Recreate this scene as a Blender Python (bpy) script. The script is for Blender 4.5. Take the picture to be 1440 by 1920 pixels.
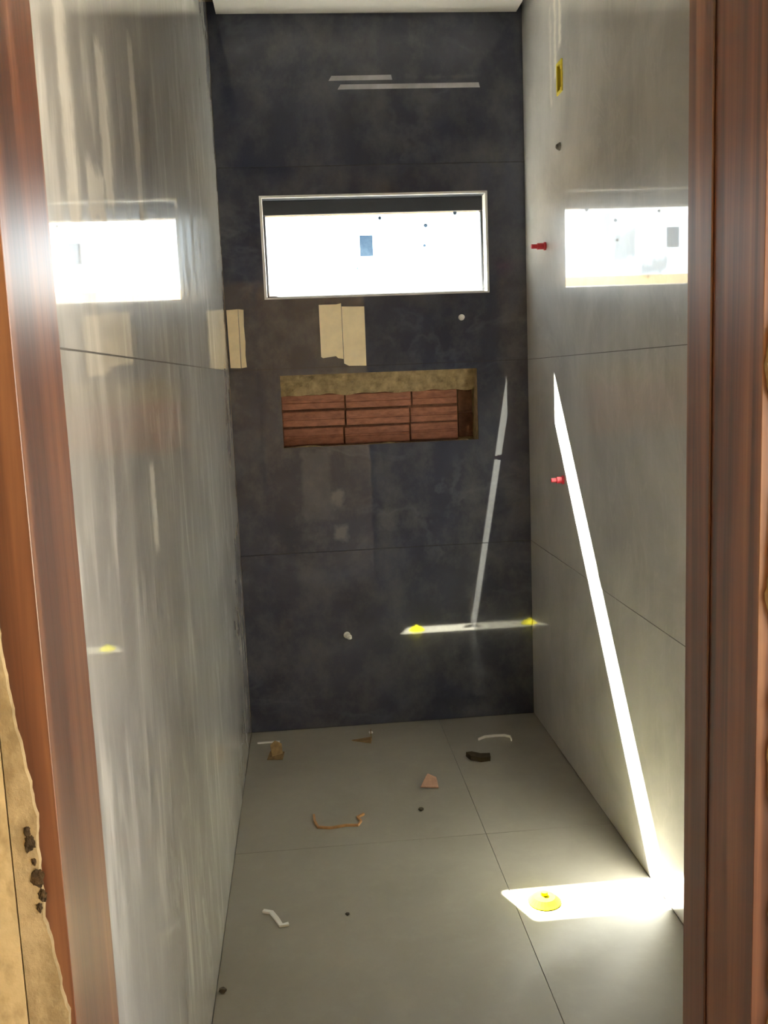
import bpy, bmesh, math, random
from mathutils import Vector, Matrix, noise

scene = bpy.context.scene
for o in list(bpy.data.objects):
    bpy.data.objects.remove(o)

# ------------------------------------------------------------------ camera
CAM = Vector((0.2756, 0.0, 1.4456))
RIGHT = Vector((0.99521504, -0.08927583, -0.03970956))
DOWN = Vector((-0.05191480, -0.13884529, -0.98895240))
FWD = Vector((0.08277606, 0.98628181, -0.14281565))
cam_data = bpy.data.cameras.new('camera')
cam = bpy.data.objects.new('camera', cam_data)
scene.collection.objects.link(cam)
m3 = Matrix((RIGHT, -DOWN, -FWD)).transposed()
cam.matrix_world = Matrix.Translation(CAM) @ m3.to_4x4()
cam_data.sensor_fit = 'HORIZONTAL'
cam_data.sensor_width = 36.0
cam_data.lens = 1749.83 / 1440 * 36
cam_data.clip_start = 0.02
scene.camera = cam

# ------------------------------------------------------------------ sky, sun, exposure
world = bpy.data.worlds.new('sky')
scene.world = world
world.use_nodes = True
bg = world.node_tree.nodes['Background']
bg.inputs['Color'].default_value = (0.86, 0.93, 1.0, 1)
bg.inputs['Strength'].default_value = 2.7
sun_data = bpy.data.lights.new('sun', 'SUN')
sun_data.energy = 130.0
sun_data.color = (1.0, 0.95, 0.86)
sun_data.angle = math.radians(0.6)
sun = bpy.data.objects.new('sun', sun_data)
scene.collection.objects.link(sun)
sun.rotation_euler = Vector((0.405, -1.0, -1.31)).to_track_quat('-Z', 'Y').to_euler()
sun.location = (-3, 9, 11)
vs = scene.view_settings
vs.view_transform = 'Standard'
vs.look = 'None'
vs.gamma = 1.0
vs.use_curve_mapping = False
vs.exposure = 1.65
scene.cycles.max_bounces = 14
scene.cycles.diffuse_bounces = 8
scene.cycles.glossy_bounces = 6
scene.cycles.transparent_max_bounces = 12
scene.cycles.sample_clamp_indirect = 12.0

# ------------------------------------------------------------------ helpers
COL = scene.collection


def link(name, bm, mat, parent=None, smooth=False):
    me = bpy.data.meshes.new(name)
    bmesh.ops.recalc_face_normals(bm, faces=bm.faces)
    bm.to_mesh(me)
    bm.free()
    if mat:
        me.materials.append(mat)
    if smooth:
        for p in me.polygons:
            p.use_smooth = True
    o = bpy.data.objects.new(name, me)
    COL.objects.link(o)
    if parent:
        o.parent = parent
    return o


def empty(name, loc=(0, 0, 0)):
    o = bpy.data.objects.new(name, None)
    o.empty_display_size = 0.05
    COL.objects.link(o)
    o.location = loc
    return o


def tag(o, label=None, cat=None, group=None, kind=None):
    if label:
        o['label'] = label
    if cat:
        o['category'] = cat
    if group:
        o['group'] = group
    if kind:
        o['kind'] = kind
    return o


def box(bm, x0, x1, y0, y1, z0, z1, bev=0.0):
    r = bmesh.ops.create_cube(bm, size=1.0)
    vs_ = r['verts']
    for v in vs_:
        v.co = Vector((x0 + (v.co.x + .5) * (x1 - x0), y0 + (v.co.y + .5) * (y1 - y0), z0 + (v.co.z + .5) * (z1 - z0)))
    if bev > 0:
        es = list({e for v in vs_ for e in v.link_edges})
        bmesh.ops.bevel(bm, geom=es, offset=bev, segments=1, affect='EDGES')


def boxbm(*a, bev=0.0):
    bm = bmesh.new()
    box(bm, *a, bev=bev)
    return bm


def extrude_poly(bm, pts, axis, lo, hi):
    """pts: 2D outline; axis: the axis of thickness (0,1,2)."""
    def P(a, b, t):
        return {0: (t, a, b), 1: (a, t, b), 2: (a, b, t)}[axis]
    n = len(pts)
    A = [bm.verts.new(P(a, b, lo)) for a, b in pts]
    B = [bm.verts.new(P(a, b, hi)) for a, b in pts]
    bm.faces.new(A)
    bm.faces.new(B)
    for i in range(n):
        bm.faces.new((A[i], A[(i + 1) % n], B[(i + 1) % n], B[i]))


def ring(bm, outer, inner, axis, lo, hi):
    """rectangular plate (a0,a1,b0,b1) with a rectangular hole."""
    def P(a, b, t):
        return {0: (t, a, b), 1: (a, t, b), 2: (a, b, t)}[axis]
    def quad(r, t):
        a0, a1, b0, b1 = r
        return [bm.verts.new(P(a, b, t)) for a, b in ((a0, b0), (a1, b0), (a1, b1), (a0, b1))]
    O0, I0, O1, I1 = quad(outer, lo), quad(inner, lo), quad(outer, hi), quad(inner, hi)
    for i in range(4):
        j = (i + 1) % 4
        bm.faces.new((O0[i], O0[j], I0[j], I0[i]))
        bm.faces.new((O1[i], O1[j], I1[j], I1[i]))
        bm.faces.new((O0[i], O0[j], O1[j], O1[i]))
        bm.faces.new((I0[i], I0[j], I1[j], I1[i]))


def lathe(bm, prof, axis_dir, origin, seg=20):
    """prof: list of (radius, height along axis)."""
    q = Vector((0, 0, 1)).rotation_difference(Vector(axis_dir))
    rings = []
    for r, h in prof:
        rings.append([bm.verts.new(Vector(origin) + q @ Vector((r * math.cos(2 * math.pi * k / seg), r * math.sin(2 * math.pi * k / seg), h))) for k in range(seg)])
    for a, b in zip(rings, rings[1:]):
        for k in range(seg):
            bm.faces.new((a[k], a[(k + 1) % seg], b[(k + 1) % seg], b[k]))
    bm.faces.new(rings[0])
    bm.faces.new(rings[-1])


# ------------------------------------------------------------------ material helpers
def new_mat(name):
    m = bpy.data.materials.new(name)
    m.use_nodes = True
    nt = m.node_tree
    return m, nt, nt.nodes['Principled BSDF']


def N(nt, t, **kw):
    n = nt.nodes.new(t)
    for k, v in kw.items():
        if k in n.inputs:
            n.inputs[k].default_value = v
        else:
            setattr(n, k, v)
    return n


def coords(nt, scale=(1, 1, 1), rot=(0, 0, 0), loc=(0, 0, 0)):
    tc = nt.nodes.get('TC') or nt.nodes.new('ShaderNodeTexCoord')
    tc.name = 'TC'
    mp = nt.nodes.new('ShaderNodeMapping')
    mp.inputs['Scale'].default_value = scale
    mp.inputs['Rotation'].default_value = rot
    mp.inputs['Location'].default_value = loc
    nt.links.new(tc.outputs['Object'], mp.inputs['Vector'])
    return mp.outputs['Vector']


def nz(nt, vec, scale, detail=5.0, rough=0.55, dist=0.0):
    n = nt.nodes.new('ShaderNodeTexNoise')
    n.inputs['Scale'].default_value = scale
    n.inputs['Detail'].default_value = detail
    n.inputs['Roughness'].default_value = rough
    n.inputs['Distortion'].default_value = dist
    nt.links.new(vec, n.inputs['Vector'])
    return n.outputs['Fac']


def ramp(nt, fac, stops):
    r = nt.nodes.new('ShaderNodeValToRGB')
    e = r.color_ramp.elements
    while len(e) < len(stops):
        e.new(0.5)
    for k, (p, c) in enumerate(stops):
        e[k].position = p
        e[k].color = (*c, 1) if hasattr(c, '__len__') else (c, c, c, 1)
    nt.links.new(fac, r.inputs['Fac'])
    return r.outputs['Color']


def mix(nt, fac, a, b, mode='MIX'):
    n = nt.nodes.new('ShaderNodeMix')
    n.data_type = 'RGBA'
    n.blend_type = mode
    for sock, v in ((n.inputs[0], fac), (n.inputs[6], a), (n.inputs[7], b)):
        if isinstance(v, bpy.types.NodeSocket):
            nt.links.new(v, sock)
        elif hasattr(v, '__len__'):
            sock.default_value = (*v, 1)
        else:
            sock.default_value = v
    return n.outputs[2]


def math_(nt, op, a, b=None, c=None, clamp=False):
    n = nt.nodes.new('ShaderNodeMath')
    n.operation = op
    n.use_clamp = clamp
    for s, v in zip(n.inputs, (a, b, c)):
        if v is None:
            continue
        if isinstance(v, bpy.types.NodeSocket):
            nt.links.new(v, s)
        else:
            s.default_value = v
    return n.outputs[0]


def bump(nt, bsdf, h, strength=0.1, dist=0.002, sock='Normal'):
    b = nt.nodes.new('ShaderNodeBump')
    b.inputs['Strength'].default_value = strength
    b.inputs['Distance'].default_value = dist
    nt.links.new(h, b.inputs['Height'])
    nt.links.new(b.outputs['Normal'], bsdf.inputs[sock])


def patch_mask(nt, a_ax, b_ax, a, b, ha, hb, soft=0.022, wob=0.045):
    """soft-edged patch of given centre and half size in two object-space axes, its rim broken by noise."""
    tc = coords(nt)
    sx = nt.nodes.new('ShaderNodeSeparateXYZ')
    nt.links.new(tc, sx.inputs[0])
    w = math_(nt, 'MULTIPLY', math_(nt, 'SUBTRACT', nz(nt, tc, 30.0, 3.0), 0.5), wob)
    out = None
    for ax, c, h in ((a_ax, a, ha), (b_ax, b, hb)):
        d = math_(nt, 'ADD', math_(nt, 'ABSOLUTE', math_(nt, 'SUBTRACT', sx.outputs[ax], c)), w)
        m = math_(nt, 'DIVIDE', math_(nt, 'SUBTRACT', h, d), soft, clamp=True)
        out = m if out is None else math_(nt, 'MULTIPLY', out, m)
    return out


# ------------------------------------------------------------------ materials
def side_tile_mat(name, streak, smears_streaks):
    m, nt, b = new_mat(name)
    cloud = nz(nt, coords(nt), 1.7, 6.0, 0.6, 1.2)
    col = ramp(nt, cloud, [(0.3, (0.39, 0.375, 0.355)), (0.5, (0.49, 0.475, 0.455)), (0.72, (0.59, 0.575, 0.555))])
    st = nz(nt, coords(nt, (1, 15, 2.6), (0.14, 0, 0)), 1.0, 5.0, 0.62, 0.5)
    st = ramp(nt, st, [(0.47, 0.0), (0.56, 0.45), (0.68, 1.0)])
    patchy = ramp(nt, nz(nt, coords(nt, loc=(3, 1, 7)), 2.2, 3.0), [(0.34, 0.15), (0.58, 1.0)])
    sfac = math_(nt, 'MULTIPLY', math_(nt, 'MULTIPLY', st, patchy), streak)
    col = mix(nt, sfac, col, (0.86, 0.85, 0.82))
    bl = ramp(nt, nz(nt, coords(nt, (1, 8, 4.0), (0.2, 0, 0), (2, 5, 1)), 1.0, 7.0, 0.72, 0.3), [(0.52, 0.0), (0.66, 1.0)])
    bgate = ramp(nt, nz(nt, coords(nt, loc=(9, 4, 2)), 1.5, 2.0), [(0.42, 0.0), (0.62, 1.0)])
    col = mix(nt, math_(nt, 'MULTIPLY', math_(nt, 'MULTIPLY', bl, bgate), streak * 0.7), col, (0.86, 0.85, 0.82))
    vein = nz(nt, coords(nt, (1, 2.2, 1.0), (0.5, 0, 0)), 2.1, 6.0, 0.6, 0.8)
    vein = math_(nt, 'ABSOLUTE', math_(nt, 'SUBTRACT', vein, 0.5))
    vein = ramp(nt, vein, [(0.0, 1.0), (0.018, 0.0)])
    col = mix(nt, math_(nt, 'MULTIPLY', vein, 0.22), col, (0.66, 0.64, 0.60))
    rough = math_(nt, 'ADD', 0.30, math_(nt, 'MULTIPLY', sfac, 0.5))
    for (y, z, hy, hz, amt, c) in smears_streaks:
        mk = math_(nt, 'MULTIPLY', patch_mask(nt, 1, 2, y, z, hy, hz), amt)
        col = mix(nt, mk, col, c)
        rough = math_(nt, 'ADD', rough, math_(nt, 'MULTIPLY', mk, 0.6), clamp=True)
        cw = math_(nt, 'SUBTRACT', 1.0, mk)
        prev = nt.nodes.get('CW')
        if b.inputs['Coat Weight'].is_linked:
            cw = math_(nt, 'MULTIPLY', b.inputs['Coat Weight'].links[0].from_socket, cw)
        nt.links.new(cw, b.inputs['Coat Weight'])
    nt.links.new(col, b.inputs['Base Color'])
    nt.links.new(rough, b.inputs['Roughness'])
    if not b.inputs['Coat Weight'].is_linked:
        b.inputs['Coat Weight'].default_value = 1.0
    b.inputs['Coat Roughness'].default_value = 0.025
    b.inputs['Coat IOR'].default_value = 1.52
    b.inputs['IOR'].default_value = 1.28
    return m


M = {}
WHITE_STREAK = (0.70, 0.67, 0.60)  # pale upright streaks high on the right wall
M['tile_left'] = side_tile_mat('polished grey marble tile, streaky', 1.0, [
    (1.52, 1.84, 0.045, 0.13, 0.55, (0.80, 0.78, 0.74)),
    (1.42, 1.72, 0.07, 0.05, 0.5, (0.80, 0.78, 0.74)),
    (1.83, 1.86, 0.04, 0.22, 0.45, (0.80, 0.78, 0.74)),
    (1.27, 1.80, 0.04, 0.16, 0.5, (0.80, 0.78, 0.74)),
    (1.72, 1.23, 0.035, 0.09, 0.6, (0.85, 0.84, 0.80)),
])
M['tile_right'] = side_tile_mat('polished grey marble tile', 0.14, [
    (2.80, 1.862, 0.085, 0.055, 0.42, (0.55, 0.54, 0.47)),
    (2.62, 1.784, 0.10, 0.052, 0.42, (0.55, 0.54, 0.50)),
    (2.40, 1.70, 0.10, 0.03, 0.4, (0.55, 0.54, 0.50)),
    (3.24, 2.64, 0.026, 0.13, 1.0, WHITE_STREAK),
    (3.30, 2.60, 0.024, 0.18, 0.9, WHITE_STREAK),
    (3.36, 2.52, 0.022, 0.17, 0.6, WHITE_STREAK),
])


def back_tile_mat():
    m, nt, b = new_mat('polished dark slate blue marble tile')
    cloud = nz(nt, coords(nt), 2.3, 7.0, 0.62, 1.0)
    col = ramp(nt, cloud, [(0.3, (0.022, 0.026, 0.048)), (0.52, (0.036, 0.041, 0.070)), (0.75, (0.058, 0.065, 0.100))])
    vein = nz(nt, coords(nt, (1, 1, 1.6), (0, 0.7, 0)), 1.5, 5.0, 0.6, 0.3)
    vein = math_(nt, 'ABSOLUTE', math_(nt, 'SUBTRACT', vein, 0.5))
    vein = ramp(nt, vein, [(0.0, 1.0), (0.028, 0.0)])
    gate = ramp(nt, nz(nt, coords(nt, loc=(5, 2, 2)), 2.6, 3.0), [(0.45, 0.0), (0.62, 1.0)])
    col = mix(nt, math_(nt, 'MULTIPLY', math_(nt, 'MULTIPLY', vein, gate), 0.16), col, (0.19, 0.20, 0.23))
    dust = ramp(nt, nz(nt, coords(nt, (1, 1, 0.8)), 7.0, 6.0, 0.7), [(0.45, 0.0), (0.72, 1.0)])
    col = mix(nt, math_(nt, 'MULTIPLY', dust, 0.5), col, (0.13, 0.13, 0.135))
    for (x, z, hx, hz, amt) in ((0.407, 0.965, 0.032, 0.044, 0.6), (0.412, 0.822, 0.036, 0.040, 0.6), (0.325, 1.02, 0.07, 0.15, 0.22), (0.60, 0.87, 0.05, 0.05, 0.25), (0.87, 2.583, 0.18, 0.009, 0.4)):  # paler soft-edged patches mixed into the dark tile colour
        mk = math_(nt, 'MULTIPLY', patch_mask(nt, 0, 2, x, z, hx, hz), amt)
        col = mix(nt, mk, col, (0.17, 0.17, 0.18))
    nt.links.new(col, b.inputs['Base Color'])
    b.inputs['Roughness'].default_value = 0.32
    b.inputs['IOR'].default_value = 1.25
    b.inputs['Coat Weight'].default_value = 1.0
    b.inputs['Coat Roughness'].default_value = 0.03
    b.inputs['Coat IOR'].default_value = 1.52
    return m


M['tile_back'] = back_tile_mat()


def floor_mat():
    m, nt, b = new_mat('polished greige porcelain floor tile')
    c = nz(nt, coords(nt), 2.6, 6.0, 0.6, 0.4)
    col = ramp(nt, c, [(0.3, (0.25, 0.233, 0.192)), (0.7, (0.31, 0.29, 0.242))])
    d = ramp(nt, nz(nt, coords(nt), 14.0, 6.0, 0.7), [(0.5, 0.0), (0.85, 1.0)])
    col = mix(nt, math_(nt, 'MULTIPLY', d, 0.3), col, (0.40, 0.38, 0.32))
    nt.links.new(col, b.inputs['Base Color'])
    b.inputs['Roughness'].default_value = 0.30
    b.inputs['IOR'].default_value = 1.5
    return m


M['tile_floor'] = floor_mat()


def simple(name, c, rough=0.6, var=0.15, scale=12.0, ior=1.45, stretch=(1, 1, 1), bmp=0.0, metallic=0.0):
    m, nt, b = new_mat(name)
    f = nz(nt, coords(nt, stretch), scale, 6.0, 0.6)
    lo = tuple(v * (1 - var) for v in c)
    hi = tuple(min(1, v * (1 + var)) for v in c)
    nt.links.new(ramp(nt, f, [(0.3, lo), (0.7, hi)]), b.inputs['Base Color'])
    b.inputs['Roughness'].default_value = rough
    b.inputs['IOR'].default_value = ior
    b.inputs['Metallic'].default_value = metallic
    if bmp:
        bump(nt, b, f, bmp, 0.01)
    return m


M['grout'] = simple('grey grout', (0.16, 0.15, 0.14), 0.9)
M['grout_dark'] = simple('dark grout', (0.03, 0.03, 0.035), 0.9)
M['ceiling'] = simple('white plaster board', (0.62, 0.59, 0.55), 0.85, 0.03)
M['concrete'] = simple('raw concrete', (0.38, 0.35, 0.30), 0.9, 0.2, 6.0, bmp=0.2)
M['hall'] = simple('beige hall plaster', (0.62, 0.50, 0.32), 0.9, 0.1, 5.0)
M['outer'] = simple('beige render', (0.52, 0.40, 0.24), 0.9, 0.08, 3.0)
M['ground'] = simple('pale dry ground', (0.23, 0.20, 0.14), 0.95, 0.2, 1.5)
M['mortar'] = simple('yellowish mortar', (0.36, 0.27, 0.15), 0.95, 0.35, 35.0, bmp=0.5)
M['brick'] = simple('red hollow clay brick', (0.36, 0.155, 0.10), 0.85, 0.28, 26.0, stretch=(1, 1, 2.5), bmp=0.3)
M['joint'] = simple('brown clay mortar', (0.16, 0.075, 0.045), 0.95, 0.35, 40.0, bmp=0.4)
M['alu'] = simple('dark aluminium', (0.035, 0.038, 0.045), 0.4, 0.1)
M['white_trim'] = simple('white edge trim', (0.62, 0.62, 0.62), 0.4, 0.05)
M['reveal'] = simple('white render on the reveal', (0.55, 0.53, 0.50), 0.85, 0.1)
M['cardboard'] = simple('pale beige', (0.92, 0.76, 0.52), 0.85, 0.08, 18.0)
M['cardboard_worn'] = simple('worn brown cardboard', (0.24, 0.155, 0.07), 0.9, 0.35, 40.0)
M['card_dark'] = simple('dark stained wood chip', (0.04, 0.028, 0.012), 0.85, 0.4, 60.0)
M['pink'] = simple('pinkish clay shard', (0.34, 0.20, 0.14), 0.9, 0.2, 40.0)
M['orange'] = simple('dusty orange plastic', (0.42, 0.23, 0.10), 0.75, 0.25, 40.0)
M['red'] = simple('red plastic', (0.50, 0.03, 0.045), 0.4, 0.1)
M['yellow'] = simple('yellow plastic', (0.62, 0.50, 0.04), 0.45, 0.1)
M['yellow_matte'] = simple('sunlit yellow plastic', (0.50, 0.44, 0.010), 1.0, 0.15, 30.0, ior=1.02)
M['yellow_shade'] = simple('yellow plastic with inside shade', (0.42, 0.34, 0.03), 0.6, 0.1)  # rim yellow darkened: shade inside the box put into the colour
M['white_pl'] = simple('white plastic', (0.75, 0.74, 0.71), 0.4, 0.05)
M['pebble'] = simple('dark pebble', (0.06, 0.05, 0.035), 0.9, 0.3, 80.0)
M['stripe'] = simple('pale grey tape', (0.42, 0.42, 0.47), 0.5, 0.3, 9.0)


def sticker_mat():
    m = bpy.data.materials.new('blue grey paper label')
    m.use_nodes = True
    nt = m.node_tree
    nt.nodes.clear()
    out = nt.nodes.new('ShaderNodeOutputMaterial')
    c = ramp(nt, nz(nt, coords(nt), 60.0), [(0.3, (0.13, 0.19, 0.27)), (0.7, (0.19, 0.26, 0.34))])
    d = nt.nodes.new('ShaderNodeBsdfDiffuse')
    t = nt.nodes.new('ShaderNodeBsdfTranslucent')
    mx = nt.nodes.new('ShaderNodeMixShader')
    mx.inputs[0].default_value = 0.25
    nt.links.new(c, d.inputs['Color'])
    nt.links.new(c, t.inputs['Color'])
    nt.links.new(d.outputs[0], mx.inputs[1])
    nt.links.new(t.outputs[0], mx.inputs[2])
    nt.links.new(mx.outputs[0], out.inputs['Surface'])
    return m


M['sticker'] = sticker_mat()
M['foam'] = simple('dark crumbly foam', (0.06, 0.035, 0.012), 0.95, 0.5, 90.0, bmp=0.6)


def wood_mat():
    m, nt, b = new_mat('varnished red brown wood')
    g = nz(nt, coords(nt, (34, 34, 0.9)), 1.0, 5.0, 0.6, 0.6)
    col = ramp(nt, g, [(0.32, (0.035, 0.011, 0.004)), (0.45, (0.13, 0.042, 0.017)), (0.56, (0.22, 0.08, 0.033)), (0.68, (0.34, 0.15, 0.06))])
    big = nz(nt, coords(nt, (7, 7, 0.9)), 1.0, 3.0, 0.5)
    col = mix(nt, ramp(nt, big, [(0.4, 0.0), (0.7, 0.55)]), col, (0.07, 0.02, 0.008))
    fine = nz(nt, coords(nt, (160, 160, 3.0)), 1.0, 3.0)
    col = mix(nt, math_(nt, 'MULTIPLY', fine, 0.25), col, (0.06, 0.018, 0.008))
    nt.links.new(col, b.inputs['Base Color'])
    b.inputs['Roughness'].default_value = 0.38
    b.inputs['Coat Weight'].default_value = 0.6
    b.inputs['Coat Roughness'].default_value = 0.33
    bump(nt, b, fine, 0.12, 0.002)
    return m


M['wood'] = wood_mat()


def plaster_mat():
    m, nt, b = new_mat('yellowish wall filler with brown stains')
    f = nz(nt, coords(nt), 30.0, 6.0, 0.65)
    col = ramp(nt, f, [(0.3, (0.50, 0.38, 0.19)), (0.7, (0.62, 0.48, 0.26))])
    s = ramp(nt, nz(nt, coords(nt, (1.5, 1, 0.8)), 22.0, 4.0, 0.6), [(0.5, 0.0), (0.68, 1.0)])
    col = mix(nt, math_(nt, 'MULTIPLY', s, 0.6), col, (0.24, 0.16, 0.06))
    nt.links.new(col, b.inputs['Base Color'])
    b.inputs['Roughness'].default_value = 0.9
    bump(nt, b, f, 0.4, 0.004)
    return m


M['filler'] = plaster_mat()


def stained_mat():
    m, nt, b = new_mat('rough filler with brown damp stains')
    f = nz(nt, coords(nt), 45.0, 6.0, 0.7)
    col = ramp(nt, f, [(0.3, (0.38, 0.285, 0.15)), (0.7, (0.50, 0.385, 0.21))])
    st_ = ramp(nt, nz(nt, coords(nt, (1.4, 1, 0.6), loc=(0, 0, 0.35)), 18.0, 5.0, 0.65), [(0.42, 0.0), (0.56, 1.0)])
    col = mix(nt, math_(nt, 'MULTIPLY', st_, 0.55), col, (0.17, 0.11, 0.04))
    nt.links.new(col, b.inputs['Base Color'])
    b.inputs['Roughness'].default_value = 0.95
    bump(nt, b, f, 0.6, 0.004)
    return m


M['stained'] = stained_mat()


def glass_mat():
    m = bpy.data.materials.new('window glass')
    m.use_nodes = True
    nt = m.node_tree
    nt.nodes.clear()
    out = nt.nodes.new('ShaderNodeOutputMaterial')
    t = nt.nodes.new('ShaderNodeBsdfTransparent')
    t.inputs['Color'].default_value = (0.93, 0.96, 0.95, 1)
    g = nt.nodes.new('ShaderNodeBsdfGlossy')
    g.inputs['Roughness'].default_value = 0.01
    f = nt.nodes.new('ShaderNodeLayerWeight')
    f.inputs['Blend'].default_value = 0.5
    refl = math_(nt, 'MULTIPLY_ADD', math_(nt, 'POWER', f.outputs['Facing'], 5.0), 0.96, 0.04)
    mx = nt.nodes.new('ShaderNodeMixShader')
    nt.links.new(refl, mx.inputs[0])
    nt.links.new(t.outputs[0], mx.inputs[1])
    nt.links.new(g.outputs[0], mx.inputs[2])
    nt.links.new(mx.outputs[0], out.inputs['Surface'])
    return m


M['glass'] = glass_mat()


# ------------------------------------------------------------------ room dimensions
W, D, HT = 1.2, 3.762, 2.86          # width, depth of the tiled back face, top of the tiles
CEIL = 2.815
DOOR_Y = 1.10                        # bathroom face of the door wall
FRONT_Y = 0.92                       # hall face of the door wall
TH = 0.010                           # tile thickness
WALL = 0.14                          # back wall thickness
J = [0.0, 0.750, 1.494, 2.262, HT]   # tile course heights
G = 0.0011                           # half joint
WIN = (0.162, 1.043, 1.770, 2.150)   # window opening x0,x1,z0,z1
NIC = (0.199, 0.991, 1.180, 1.467)   # niche opening
YB0, YB1 = D + TH, D + TH + WALL     # masonry faces of the back wall

# ------------------------------------------------------------------ outdoors
tag(link('ground', boxbm(-12, 14, -12, 20, -0.35, -0.20), M['ground']), 'pale dry ground outside the house', 'ground', kind='structure')
tag(link('wall_boundary', boxbm(-9, 11, 7.0, 7.18, -0.20, 2.13), M['outer']),
    'beige rendered boundary wall beyond the high window', 'wall', kind='structure')

# ------------------------------------------------------------------ floor
fl = tag(link('floor', boxbm(0, W, DOOR_Y - 0.18, D + TH, -0.20, -TH + 0.0075), M['grout']), 'pale grey porcelain tiled bathroom floor', 'floor', kind='structure')
for x0, x1 in ((0, 0.79), (0.79, W)):
    for y0, y1 in ((DOOR_Y - 0.17, 1.25), (1.25, 2.75), (2.75, D)):
        link('floor_tile', boxbm(x0 + G * 0.7, x1 - G * 0.7, y0 + G * 0.7, y1 - G * 0.7, -TH, 0.0, bev=0.0004), M['tile_floor'], fl)

# ------------------------------------------------------------------ side walls
wl = tag(link('wall_left', boxbm(-0.16, -TH + 0.008, DOOR_Y, YB1, -0.2, 3.0), M['grout']), 'left wall of streaky polished grey marble tiles', 'wall', kind='structure')
for z0, z1 in ((0.0, J[2]), (J[2], HT)):
    for y0, y1 in ((DOOR_Y, 1.66), (1.66, D)):
        g = G * 0.35
        link('wall_tile', boxbm(-TH, 0.0, y0 + g, y1 - g, z0 + G, z1 - G, bev=0.0004), M['tile_left'], wl)

wr = tag(link('wall_right', bmesh.new(), M['grout']), 'right wall of smooth polished grey marble tiles', 'wall', kind='structure')
BOXW = (3.219, 3.271, 2.374, 2.464)  # electrical box hole y0,y1,z0,z1
bm = bmesh.new()
ring(bm, (DOOR_Y, YB1, -0.2, 3.0), BOXW, 0, W + TH - 0.008, W + 0.16)
bmesh.ops.recalc_face_normals(bm, faces=bm.faces)
bm.to_mesh(wr.data)
bm.free()
for z0, z1 in ((0.0, J[1]), (J[1], J[2]), (J[2], HT)):
    for y0, y1 in ((DOOR_Y, 2.0), (2.0, D)):
        g = G * 0.35
        bm = bmesh.new()
        if z0 < 2.4 < z1 and y1 == D:
            ring(bm, (y0 + g, y1 - g, z0 + G, z1 - G), BOXW, 0, W, W + TH)
        else:
            box(bm, W, W + TH, y0 + g, y1 - g, z0 + G, z1 - G, bev=0.0004)
        link('wall_tile', bm, M['tile_right'], wr)

# ------------------------------------------------------------------ back wall
bm = bmesh.new()
X0, X1 = -0.16, W + 0.16
YN = YB0 + 0.125                      # back of the niche cavity in the masonry
for a in ((X0, X1, YB0, YB1, -0.2, NIC[2] - 0.004), (X0, X1, YB0, YB1, NIC[3] + 0.004, WIN[2]), (X0, X1, YB0, YB1, WIN[3], 3.0),
          (X0, WIN[0], YB0, YB1, WIN[2], WIN[3]), (WIN[1], X1, YB0, YB1, WIN[2], WIN[3]),
          (X0, NIC[0] - 0.004, YB0, YB1, NIC[2] - 0.004, NIC[3] + 0.004), (NIC[1] + 0.004, X1, YB0, YB1, NIC[2] - 0.004, NIC[3] + 0.004),
          (NIC[0] - 0.004, NIC[1] + 0.004, YN, YB1, NIC[2] - 0.004, NIC[3] + 0.004)):
    box(bm, *a)
wb = tag(link('wall_back', bm, M['mortar']), 'dark slate blue tiled wall with a high window and open brick niche', 'wall', kind='structure')
for k, (z0, z1) in enumerate(zip(J, J[1:])):
    bm = bmesh.new()
    o = (0.0004, W - 0.0004, z0 + G, z1 - G)
    if k == 1:
        ring(bm, o, NIC, 1, D, D + TH)
    elif k == 2:
        ring(bm, o, WIN, 1, D, D + TH)
    else:
        box(bm, o[0], o[1], D, D + TH, o[2], o[3], bev=0.0004)
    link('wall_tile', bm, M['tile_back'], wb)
# dark bedding behind the joints
for z in J[1:4]:
    link('grout_line', boxbm(0, W, D + 0.002, D + TH, z - G, z + G), M['grout_dark'], wb)

# bricks in the niche: three courses of grooved clay brick under a band of mortar
rnd = random.Random(4)
YF = YN - 0.042


def brick_bm(x0, x1, z0, z1, yf):
    """clay brick with shallow horizontal grooves on its face."""
    prof = []
    n = 2
    h = (z1 - z0)
    zs = [z0]
    for k in range(1, n):
        c = z0 + h * k / n
        zs += [c]
    prof.append((yf + 0.004, z0))
    prof.append((yf, z0 + 0.004))
    for c in zs[1:]:
        prof += [(yf, c - 0.006), (yf + 0.0045, c - 0.003), (yf + 0.0045, c + 0.003), (yf, c + 0.006)]
    prof.append((yf, z1 - 0.004))
    prof.append((yf + 0.004, z1))
    prof += [(YN, z1), (YN, z0)]
    bm = bmesh.new()
    extrude_poly(bm, prof, 0, x0, x1)
    return bm


cz = [1.178, 1.254, 1.323, 1.390]
for r in range(3):
    xs = [0.196, 0.452 + rnd.uniform(-.008, .008), 0.728 + rnd.uniform(-.008, .008), 0.925]
    for k in range(3):
        dz = rnd.uniform(-.002, .002)
        link('brick', brick_bm(xs[k] + 0.004, xs[k + 1] - 0.004, cz[r] + 0.004 + dz, cz[r + 1] - 0.004 + dz, YF + rnd.uniform(-.004, .006)), M['brick'], wb)
# upright brick end at the right of the niche
link('brick', brick_bm(0.931, 0.990, 1.185, 1.392, YF + 0.030), M['joint'], wb)
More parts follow.
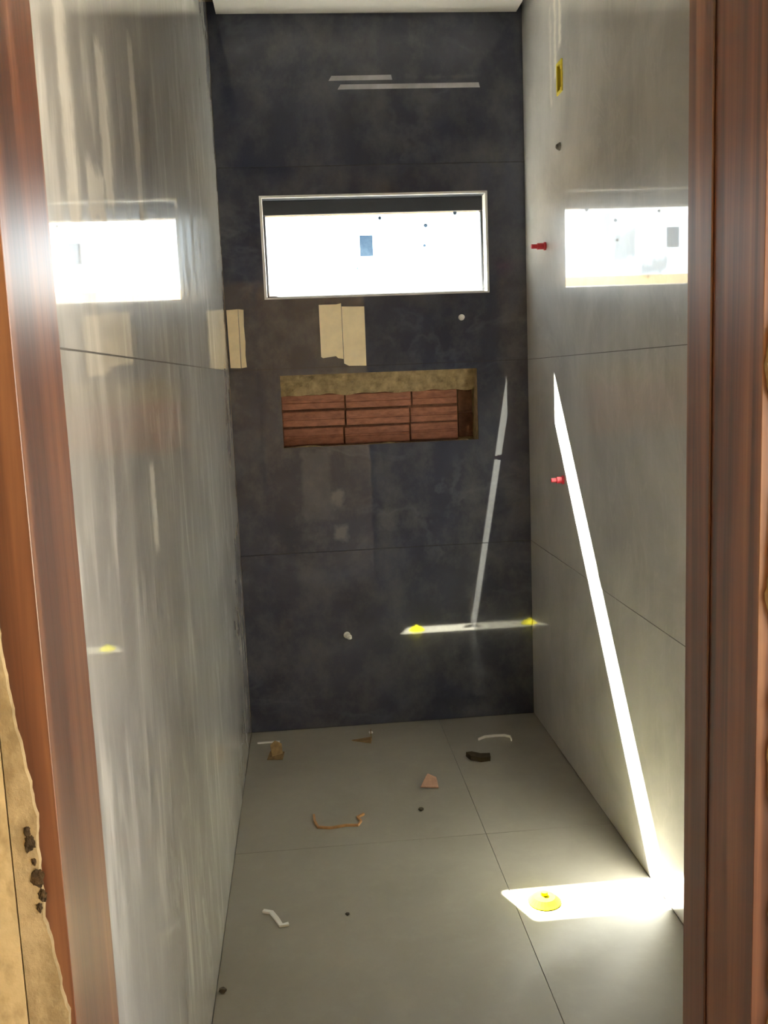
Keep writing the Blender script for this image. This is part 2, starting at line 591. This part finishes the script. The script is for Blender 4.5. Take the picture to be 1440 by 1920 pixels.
# mortar joints behind and the uneven mortar band above
link('mortar_bed', boxbm(0.196, 0.924, YF + 0.012, YN, 1.177, 1.395), M['joint'], wb)
bm = bmesh.new()
bmesh.ops.create_grid(bm, x_segments=60, y_segments=8, size=0.5)
for v in bm.verts:
    x = 0.195 + (v.co.x + .5) * 0.80
    t = v.co.y + .5
    z = 1.384 + t * 0.088 + (noise.noise(Vector((x * 14, 0, 1))) * 0.010 if t < .05 else 0)
    y = YF - 0.004 - t * 0.02 + noise.noise(Vector((x * 22, z * 40, 3))) * 0.010
    v.co = (x, y, z)
r = bmesh.ops.extrude_face_region(bm, geom=bm.faces[:])
for v in [g_ for g_ in r['geom'] if isinstance(g_, bmesh.types.BMVert)]:
    v.co.y = YN
link('mortar_band', bm, M['mortar'], wb, smooth=False)
# crumbs of mortar on the niche floor
for x, w_ in ((0.30, 0.10), (0.93, 0.05), (0.62, 0.06)):
    bm = bmesh.new()
    bmesh.ops.create_icosphere(bm, subdivisions=2, radius=1)
    for v in bm.verts:
        s = 1 + 0.35 * noise.noise(v.co * 2.3 + Vector((x * 30, 0, 0)))
        v.co = Vector((x + v.co.x * w_ * .5 * s, D + 0.025 + v.co.y * .012 * s, NIC[2] - 0.001 + max(-0.2, v.co.z) * .006 * s))
    link('mortar_crumb', bm, M['mortar'], wb)

# ------------------------------------------------------------------ window
wn = tag(empty('window_1', (0.6, D + 0.13, WIN[2])), 'wide high window opening full of white daylight', 'window', kind='structure')


def wpart(name, bm, mat):
    bm.transform(Matrix.Translation(-wn.location))
    return link(name, bm, mat, wn)


x0, x1, z0, z1 = WIN
# pale edge trim around the mouth of the opening
bm = bmesh.new()
ring(bm, (x0 - 0.006, x1 + 0.006, z0 - 0.006, z1 + 0.006), (x0 + 0.003, x1 - 0.003, z0 + 0.001, z1 - 0.003), 1, D - 0.0025, D + 0.004)
wpart('edge_trim', bm, M['white_trim'])
e = 0.004
link_y0, link_y1 = D + 0.004, D + 0.148
wpart('reveal_side', boxbm(x0, x0 + e, link_y0, link_y1, z0, z1), M['reveal'])
wpart('reveal_side', boxbm(x1 - e, x1, link_y0, link_y1, z0, z1), M['reveal'])
wpart('reveal_top', boxbm(x0 + e, x1 - e, link_y0, link_y1, z1 - e, z1), M['alu'])
wpart('sill', boxbm(x0 + e, x1 - e, link_y0, link_y1, z0 - 0.004, z0 + 0.001), M['reveal'])
# aluminium frame at the outer edge
fy0, fy1 = D + 0.052, D + 0.088
wpart('frame_rail', boxbm(x0 + e, x1 - e, fy0, fy1, 2.090, z1 - e, bev=0.002), M['alu'])
wpart('frame_rail', boxbm(x0 + e, x1 - e, fy0, fy1, z0 + 0.001, z0 + 0.011, bev=0.002), M['alu'])
wpart('frame_stile', boxbm(x0 + e, x0 + e + 0.008, fy0, fy1, z0 + 0.011, 2.090, bev=0.002), M['alu'])
wpart('frame_stile', boxbm(x1 - e - 0.009, x1 - e, fy0, fy1, z0 + 0.011, 2.090, bev=0.002), M['alu'])
pane = wpart('pane', boxbm(x0 + e + 0.008, x1 - e - 0.009, D + 0.068, D + 0.073, z0 + 0.011, 2.090), M['glass'])
PY = D + 0.0675
st = wpart('label_sticker', boxbm(0.543, 0.595, PY - 0.0006, PY, 1.927, 2.008), M['sticker'])
st['label'] = 'small blue-grey label stuck on the glass'
for sx_, sz_, s_ in ((0.627, 2.073, .007), (0.810, 2.040, .008), (0.803, 1.962, .006), (0.93, 2.085, .008), (0.53, 1.88, .004)):
    bm = bmesh.new()
    lathe(bm, [(s_ * .9, 0), (s_, .0004), (s_ * .7, .001)], (0, -1, 0), (sx_, PY, sz_), 9)
    wpart('dirt_speck', bm, M['sticker'])

# ------------------------------------------------------------------ ceiling (board with a shadow gap along the side walls)
cl = tag(link('ceiling', boxbm(0.035, W - 0.022, DOOR_Y, D - 0.001, CEIL, CEIL + 0.02), M['ceiling']), 'white plaster board ceiling with dark shadow gap', 'ceiling', kind='structure')
tag(link('ceiling_slab', boxbm(-1.8, 3.4, -3.0, YB1, 3.0, 3.12), M['concrete']), 'raw concrete slab above the rooms', 'ceiling', kind='structure')

# ------------------------------------------------------------------ door wall and hall
JL, JR = 0.0079, 0.7409               # faces of the two jambs
JT = 0.034                            # jamb board thickness
bm = bmesh.new()
box(bm, -1.6, -0.038, FRONT_Y + 0.002, DOOR_Y, -0.2, 3.0)
box(bm, JR + JT, W + 0.16, FRONT_Y + 0.002, DOOR_Y, -0.2, 3.0)
box(bm, W + 0.16, 3.2, FRONT_Y + 0.002, DOOR_Y, -0.2, 3.0)
box(bm, -0.038, JR + JT, FRONT_Y + 0.002, DOOR_Y, 2.15, 3.0)
wf = tag(link('wall_front', bm, M['hall']), 'beige plaster wall around the wooden door frame', 'wall', kind='structure')


def ragged(edge, x_out, sign, z0, z1, y0, y1, seed):
    """strip of filler from x_out to a broken edge given as [(z, x)]."""
    rr = random.Random(seed)
    pts = []
    n = int((z1 - z0) / 0.007)
    for k in range(n + 1):
        z = z0 + (z1 - z0) * k / n
        for (za, xa), (zb, xb) in zip(edge, edge[1:]):
            if za <= z <= zb:
                x = xa + (xb - xa) * (z - za) / (zb - za)
                break
        else:
            x = edge[0][1] if z < edge[0][0] else edge[-1][1]
        x += sign * (noise.noise(Vector((z * 28, seed, 0))) * 0.006 + noise.noise(Vector((z * 110, seed, 5))) * 0.002)
        pts.append((x, z))
    bm = bmesh.new()
    a = [bm.verts.new((x, y0, z)) for x, z in pts]
    b = [bm.verts.new((x + sign * 0.001, y1, z)) for x, z in pts]
    c = [bm.verts.new((x_out, y0, z)) for x, z in pts]
    d = [bm.verts.new((x_out, y1, z)) for x, z in pts]
    for k in range(n):
        bm.faces.new((a[k], a[k + 1], b[k + 1], b[k]))
        bm.faces.new((a[k], a[k + 1], c[k + 1], c[k]))
        bm.faces.new((c[k], c[k + 1], d[k + 1], d[k]))
        bm.faces.new((b[k], b[k + 1], d[k + 1], d[k]))
    for k in (0, n):
        bm.faces.new((a[k], b[k], d[k], c[k]))
    return bm


# filler smeared over the edges of the jambs, a crack away from the wall coat
FY0, FY1 = FRONT_Y - 0.006, FRONT_Y + 0.002
edgeL = [(0.0, 0.002), (0.70, 0.004), (0.79, 0.001), (0.84, -0.003), (0.90, -0.010), (0.95, -0.013), (1.03, -0.012), (1.10, -0.020), (1.20, -0.030), (1.32, -0.030), (1.40, -0.022), (2.2, -0.026)]
link('filler_strip', ragged(edgeL, -0.0375, 1, 0.0, 2.2, FY0, FY1, 3), M['stained'], wf)
link('wall_coat', boxbm(-1.6, -0.0392, FY0, FY1, 0.0, 3.0), M['filler'], wf)
edgeR = [(0.0, 0.765), (0.95, 0.764), (1.02, 0.757), (1.15, 0.764), (1.20, 0.752), (1.28, 0.756), (1.34, 0.765), (1.38, 0.766), (1.42, 0.748), (1.47, 0.750), (1.52, 0.763), (2.2, 0.77)]
link('filler_strip', ragged(edgeR, 0.785, -1, 0.0, 2.2, FY0, FY1, 8), M['stained'], wf)
link('wall_coat', boxbm(0.7865, 3.2, FY0, FY1, 0.0, 3.0), M['filler'], wf)
link('wall_coat', boxbm(-0.0392, 0.7865, FY0, FY1, 2.2, 3.0), M['filler'], wf)
for (x, z, s, sd) in ((-0.019, 0.995, .009, 1), (-0.015, 0.957, .010, 2), (-0.012, 0.938, .007, 3), (-0.021, 1.008, .005, 4), (-0.017, 0.975, .004, 5), (-0.016, 0.925, .005, 6)):
    bm = bmesh.new()
    bmesh.ops.create_icosphere(bm, subdivisions=3, radius=1)
    for v in bm.verts:
        k = 1 + 0.5 * noise.noise(v.co * 1.9 + Vector((sd * 9, 0, 0))) + .25 * noise.noise(v.co * 5 + Vector((sd * 9, 0, 0)))
        v.co = Vector((x + v.co.x * s * .6 * k, FY0 + v.co.y * .0022 * k, z + v.co.z * s * k))
    link('foam_lump', bm, M['foam'], wf)

df = tag(empty('door_1', (0.37, 1.01, 0)), 'varnished red brown wooden door frame around the opening', 'door frame', kind='structure')


def dpart(name, bm):
    bm.transform(Matrix.Translation(-df.location))
    return link(name, bm, M['wood'], df)


SY = 1.036                            # door stop begins here
for (xa, xb, s) in ((JL - JT - 0.003, JL, 1), (JR + 0.003, JR + JT + 0.003, -1)):
    dpart('jamb', boxbm(xa, xb, FRONT_Y, DOOR_Y, -0.02, 2.15, bev=0.0006))
    if s == -1:
        dpart('door_stop', boxbm(JR, xa + 0.0005, SY, DOOR_Y + 0.001, 0.0, 2.115, bev=0.0012))
dpart('header', boxbm(JL, JR + 0.003, FRONT_Y, DOOR_Y, 2.115, 2.149, bev=0.002))

# hall behind the camera
tag(link('floor_hall', boxbm(-1.6, 3.2, -2.8, DOOR_Y - 0.18, -0.2, -0.004), M['concrete']), 'raw concrete hall floor in front of the door', 'floor', kind='structure')
tag(link('wall_hall_left', boxbm(-1.76, -1.6, -2.8, DOOR_Y, -0.2, 3.0), M['hall']), 'beige plaster wall on the left of the hall', 'wall', kind='structure')
bm = bmesh.new()
box(bm, -1.76, 3.36, -2.96, -2.8, -0.2, 3.0)
tag(link('wall_hall_back', bm, M['hall']), 'beige plaster wall at the far side of the hall', 'wall', kind='structure')
bm = bmesh.new()
box(bm, 3.2, 3.36, -2.8, -2.5, -0.2, 3.0)
box(bm, 3.2, 3.36, 0.5, DOOR_Y, -0.2, 3.0)
box(bm, 3.2, 3.36, -2.5, 0.5, 2.4, 3.0)
box(bm, 3.2, 3.36, -2.5, 0.5, -0.2, 0.25)
tag(link('wall_hall_right', bm, M['hall']), 'beige hall wall with a wide opening to daylight', 'wall', kind='structure')

# ------------------------------------------------------------------ things on the walls
# yellow electrical box in the right wall
eb = tag(empty('electrical_box', (W, 3.245, 2.419)), 'yellow plastic electrical box set into the right wall tile', 'electrical box')
bm = bmesh.new()
y0, y1, z0, z1 = BOXW
for (ya, yb, za, zb) in ((y0, y0 + .003, z0, z1), (y1 - .003, y1, z0, z1), (y0 + .003, y1 - .003, z0, z0 + .003), (y0 + .003, y1 - .003, z1 - .003, z1)):
    box(bm, W - .001, W + .045, ya, yb, za, zb)
box(bm, W + .042, W + .045, y0 + .003, y1 - .003, z0 + .003, z1 - .003)
bm.transform(Matrix.Translation(-eb.location))
link('shell', bm, M['yellow_shade'], eb)
bm = bmesh.new()
ring(bm, (y0 - .006, y1 + .006, z0 - .006, z1 + .006), (y0 + .003, y1 - .003, z0 + .003, z1 - .003), 0, W - .004, W)
bm.transform(Matrix.Translation(-eb.location))
link('rim', bm, M['yellow'], eb)
for zz in (z0 + .010, z1 - .010):
    bm = boxbm(W + .002, W + .008, 3.237, 3.253, zz - .006, zz + .006, bev=.001)
    bm.transform(Matrix.Translation(-eb.location))
    link('screw_lug', bm, M['yellow'], eb)


def plug(name, label, cat, loc, axis, prof_body, prof_head, mat, group=None):
    e_ = tag(empty(name, loc), label, cat, group)
    bm_ = bmesh.new()
    lathe(bm_, prof_body, axis, (0, 0, 0), 20)
    link('collar', bm_, mat, e_, smooth=False)
    bm_ = bmesh.new()
    lathe(bm_, prof_head, axis, (0, 0, 0), 6)
    link('square_head', bm_, mat, e_)
    return e_


plug('pipe_plug', 'red plastic pipe plug on right wall beside the window', 'pipe plug', (W, 3.462, 1.898), (-1, 0, 0),
     [(.015, 0), (.015, .006), (.0115, .008), (.0115, .032)], [(.008, .032), (.008, .052), (.006, .054)], M['red'], 'red pipe plugs')
plug('pipe_plug', 'red plastic pipe plug on right wall beside the slanted sunlight strip', 'pipe plug', (W, 3.262, 1.056), (-1, 0, 0),
     [(.016, 0), (.016, .006), (.012, .008), (.012, .026)], [(.008, .026), (.0075, .044), (.005, .046)], M['red'], 'red pipe plugs')
plug('pipe_stub', 'small grey pipe stub on right wall below the yellow box', 'pipe stub', (W, 3.255, 2.199), (-1, 0, 0),
     [(.013, 0), (.013, .004), (.010, .006), (.010, .010)], [(.007, .010), (.007, .014), (.005, .015)], M['grout'])
plug('pipe_stub', 'small white pipe stub on dark wall between window and niche', 'pipe stub', (0.933, D, 1.670), (0, -1, 0),
     [(.012, 0), (.012, .006), (.010, .008), (.010, .022)], [(.007, .022), (.006, .030), (.004, .032)], M['white_pl'])
plug('pipe_stub', 'small white pipe stub low on dark wall below the niche', 'pipe stub', (0.4155, D, 0.395), Vector((0.35, -1, -0.1)).normalized(),
     [(.014, 0), (.014, .006), (.011, .008), (.011, .030)], [(.008, .030), (.007, .042), (.005, .044)], M['white_pl'])

# pale beige sheets, one folded, set against the dark wall
cb = tag(empty('cardboard', (0.455, D, 1.494)), 'folded pale beige sheet on dark wall under the window', 'cardboard', 'beige sheets on the dark wall')


def flap(name, pts, tilt, x_hinge, parent, thick=0.004, mat=None):
    bm_ = bmesh.new()
    extrude_poly(bm_, pts, 1, 0, thick)
    for v in bm_.verts:
        v.co.y -= 0.0045 + abs(v.co.x - x_hinge) * tilt
    o_ = link(name, bm_, mat or M['cardboard'], parent)
    return o_


flap('flap', [(-0.089, 0.041), (-0.082, 0.036), (-0.03, 0.042), (-0.022, 0.034), (-0.001, 0.030), (-0.001, 0.247), (-0.02, 0.243), (-0.089, 0.243)], 0.02, 0, cb)
flap('flap', [(0.001, 0.012), (0.020, 0.002), (0.089, 0.0), (0.090, 0.231), (0.001, 0.234)], 0.06, 0, cb)
cb2 = tag(empty('cardboard', (0.038, D, 1.503)), 'narrow torn beige strip on dark wall in the corner', 'cardboard', 'beige sheets on the dark wall')
flap('flap', [(-0.030, 0.002), (0.010, 0.0), (0.012, 0.228), (-0.033, 0.226)], 0.03, 0, cb2)
flap('torn_edge', [(0.0125, 0.0), (0.034, 0.003), (0.031, 0.05), (0.034, 0.10), (0.032, 0.16), (0.034, 0.225), (0.0135, 0.228)], 0.18, 0.0125, cb2, 0.003)

# two pale grey strips laid flat on the dark wall near the ceiling
for xa, xb, zc, lab in ((0.445, 0.690, 2.582, 'short pale grey strip on dark wall above the window'),
                        (0.478, 1.030, 2.550, 'long pale grey strip on dark wall above the window')):
    bm = bmesh.new()
    extrude_poly(bm, [(xa, zc - .009), (xa + .012, zc + .009), (xb - .004, zc + .010), (xb, zc - .008)], 1, D - .0008, D - .0001)
    bm.transform(Matrix.Translation((-xa, -D, -zc)))
    tp = tag(link('pale_strip', bm, M['stripe']), lab, 'stripe', 'strips on the dark wall')
    tp.location = (xa, D, zc)

# ------------------------------------------------------------------ debris on the floor


def chip(name, label, cat, loc, pts, thick, mat, rot=(0, 0, 0), jit=0.0, group='scraps on the floor'):
    bm_ = bmesh.new()
    extrude_poly(bm_, pts, 2, 0, thick)
    bmesh.ops.recalc_face_normals(bm_, faces=bm_.faces)
    rm = Matrix.Rotation(rot[2], 4, 'Z') @ Matrix.Rotation(rot[1], 4, 'Y') @ Matrix.Rotation(rot[0], 4, 'X')
    bm_.transform(rm)
    zmin = min(v.co.z for v in bm_.verts)
    for v in bm_.verts:
        v.co.z += -zmin + 0.0003
    o_ = link(name, bm_, mat)
    o_.location = loc
    return tag(o_, label, cat, group)


def bent(name, label, cat, loc, path, w, t, mat, group='scraps on the floor'):
    """a bent band: path of (x,y,z) points, standing w high."""
    bm_ = bmesh.new()
    rows = []
    for k, p in enumerate(path):
        p = Vector(p)
        a = Vector(path[max(0, k - 1)])
        b_ = Vector(path[min(len(path) - 1, k + 1)])
        d = (b_ - a)
        d.z = 0
        d.normalize()
        nn = Vector((-d.y, d.x, 0)) * t * .5
        rows.append([bm_.verts.new(p + nn), bm_.verts.new(p - nn), bm_.verts.new(p - nn + Vector((0, 0, w))), bm_.verts.new(p + nn + Vector((0, 0, w)))])
    for r0, r1 in zip(rows, rows[1:]):
        for k in range(4):
            bm_.faces.new((r0[k], r0[(k + 1) % 4], r1[(k + 1) % 4], r1[k]))
    bm_.faces.new(rows[0])
    bm_.faces.new(rows[-1])
    o_ = link(name, bm_, mat)
    o_.location = loc
    return tag(o_, label, cat, group)


def pebble(label, loc, s, mat, seed, cat='pebble'):
    bm_ = bmesh.new()
    bmesh.ops.create_icosphere(bm_, subdivisions=2, radius=1)
    for v in bm_.verts:
        k = 1 + .35 * noise.noise(v.co * 1.7 + Vector((seed * 7, 0, 0)))
        v.co = Vector((v.co.x * s * k, v.co.y * s * .8 * k, v.co.z * s * .55 * k))
    zmin = min(v.co.z for v in bm_.verts)
    for v in bm_.verts:
        v.co.z -= zmin
    o_ = link('pebble', bm_, mat)
    o_.location = loc
    return tag(o_, label, cat, 'pebbles on the floor')


# folded brown scrap by the left wall
sc = tag(empty('cardboard_scrap', (0.105, 3.50, 0)), 'folded brown cardboard scrap on floor beside the left wall', 'cardboard scrap', 'scraps on the floor')
bm = bmesh.new()
extrude_poly(bm, [(-.030, -.035), (.030, -.045), (.036, .03), (-.020, .045)], 2, 0.0003, .003)
link('flat_fold', bm, M['cardboard_worn'], sc)
bm = bmesh.new()
extrude_poly(bm, [(-.022, 0), (.024, 0), (.030, .040), (.006, .058), (-.018, .046)], 1, -.0015, .0015)
bm.transform(Matrix.Translation((.008, .0, .001)) @ Matrix.Rotation(.5, 4, 'Z') @ Matrix.Rotation(-.45, 4, 'X'))
link('raised_fold', bm, M['cardboard_worn'], sc)
chip('tile_spacer', 'thin white plastic tile spacer strip on floor in left back corner', 'tile spacer', (0.075, 3.640, 0), [(-.045, -.006), (.045, -.004), (.045, .006), (-.045, .005)], .004, M['white_pl'])
sc = tag(empty('cardboard_scrap', (0.455, 3.585, 0)), 'pointed brown scrap standing on floor against the dark wall', 'cardboard scrap', 'scraps on the floor')
bm = bmesh.new()
extrude_poly(bm, [(-.045, .012), (.030, -.03), (.038, .03)], 2, .0003, .004)
link('flat_fold', bm, M['cardboard_worn'], sc)
bm = bmesh.new()
extrude_poly(bm, [(-.012, 0), (.012, 0), (.010, .035), (.004, .045)], 0, -.0015, .0015)
bm.transform(Matrix.Translation((.033, .0, .003)))
link('raised_fold', bm, M['cardboard_worn'], sc)
pebble('tiny white mortar crumb on floor against the dark wall', (0.492, 3.66, 0), .009, M['white_pl'], 3, 'crumb')
chip('wood_chip', 'dark brown wood chip on floor near the right wall', 'wood chip', (0.872, 3.322, 0), [(-.042, .020), (-.028, -.012), (.010, -.028), (.046, -.020), (.048, .012), (.012, .010), (-.02, .026)], .018, M['card_dark'], (0.06, 0.05, -.05))
bent('plastic_strip', 'thin pale bent plastic strip on floor near right back corner', 'plastic strip', (0.985, 3.515, 0),
     [(-.075, -.01, .0003), (-.045, .012, .0003), (-.005, .016, .0003), (.035, .012, .0003), (.055, -.005, .0003), (.052, -.040, .0003)], .010, .004, M['white_pl'])
chip('clay_shard', 'pinkish clay shard tilted on the floor', 'shard', (0.655, 3.118, 0), [(-.030, -.014), (.034, -.020), (.036, .03), (.008, .050), (-.012, .018)], .005, M['pink'], (.35, .10, .1))
pebble('small dark pebble on floor near the pinkish shard', (0.608, 2.943, 0), .010, M['pebble'], 5)
bent('strap', 'dusty orange plastic strap scrap bent on the floor', 'strap', (0.330, 2.905, 0),
     [(-.082, .060, .0003), (-.080, .015, .0003), (-.070, -.028, .0003), (-.030, -.040, .0003), (.02, -.030, .0003), (.060, -.036, .0003), (.072, -.010, .0003), (.062, .020, .0003), (.085, .040, .0003)], .007, .007, M['orange'])
pebble('dark pebble on floor against the left wall', (0.016, 2.085, 0), .010, M['pebble'], 8)
pebble('tiny dark grain on bare floor in the middle', (0.330, 2.365, 0), .006, M['pebble'], 9)
bent('glint_strip', 'small bent white glint stand-in on floor near left wall', 'glint stand-in', (0.135, 2.360, 0),  # white strip added in place of a sun glint on the floor
     [(-.035, .055, .0003), (-.012, .045, .0003), (.004, .010, .0003), (.016, -.022, .0003), (.036, -.018, .0003)], .006, .012, M['white_pl'])
# yellow levelling cap lying in the sunlight
cap = tag(empty('levelling_cap', (0.872, 2.345, 0)), 'yellow plastic tile levelling cap on floor in the sunlight', 'levelling cap', 'scraps on the floor')
bm = bmesh.new()
lathe(bm, [(.044, .0003), (.046, .003), (.040, .008), (.030, .017), (.012, .021)], (0, 0, 1), (0, 0, 0), 24)
link('dome', bm, M['yellow_matte'], cap)
bm = bmesh.new()
lathe(bm, [(.010, .0205), (.009, .030), (.006, .031)], (0, 0, 1), (0, 0, 0), 12)
link('knob', bm, M['yellow_matte'], cap)
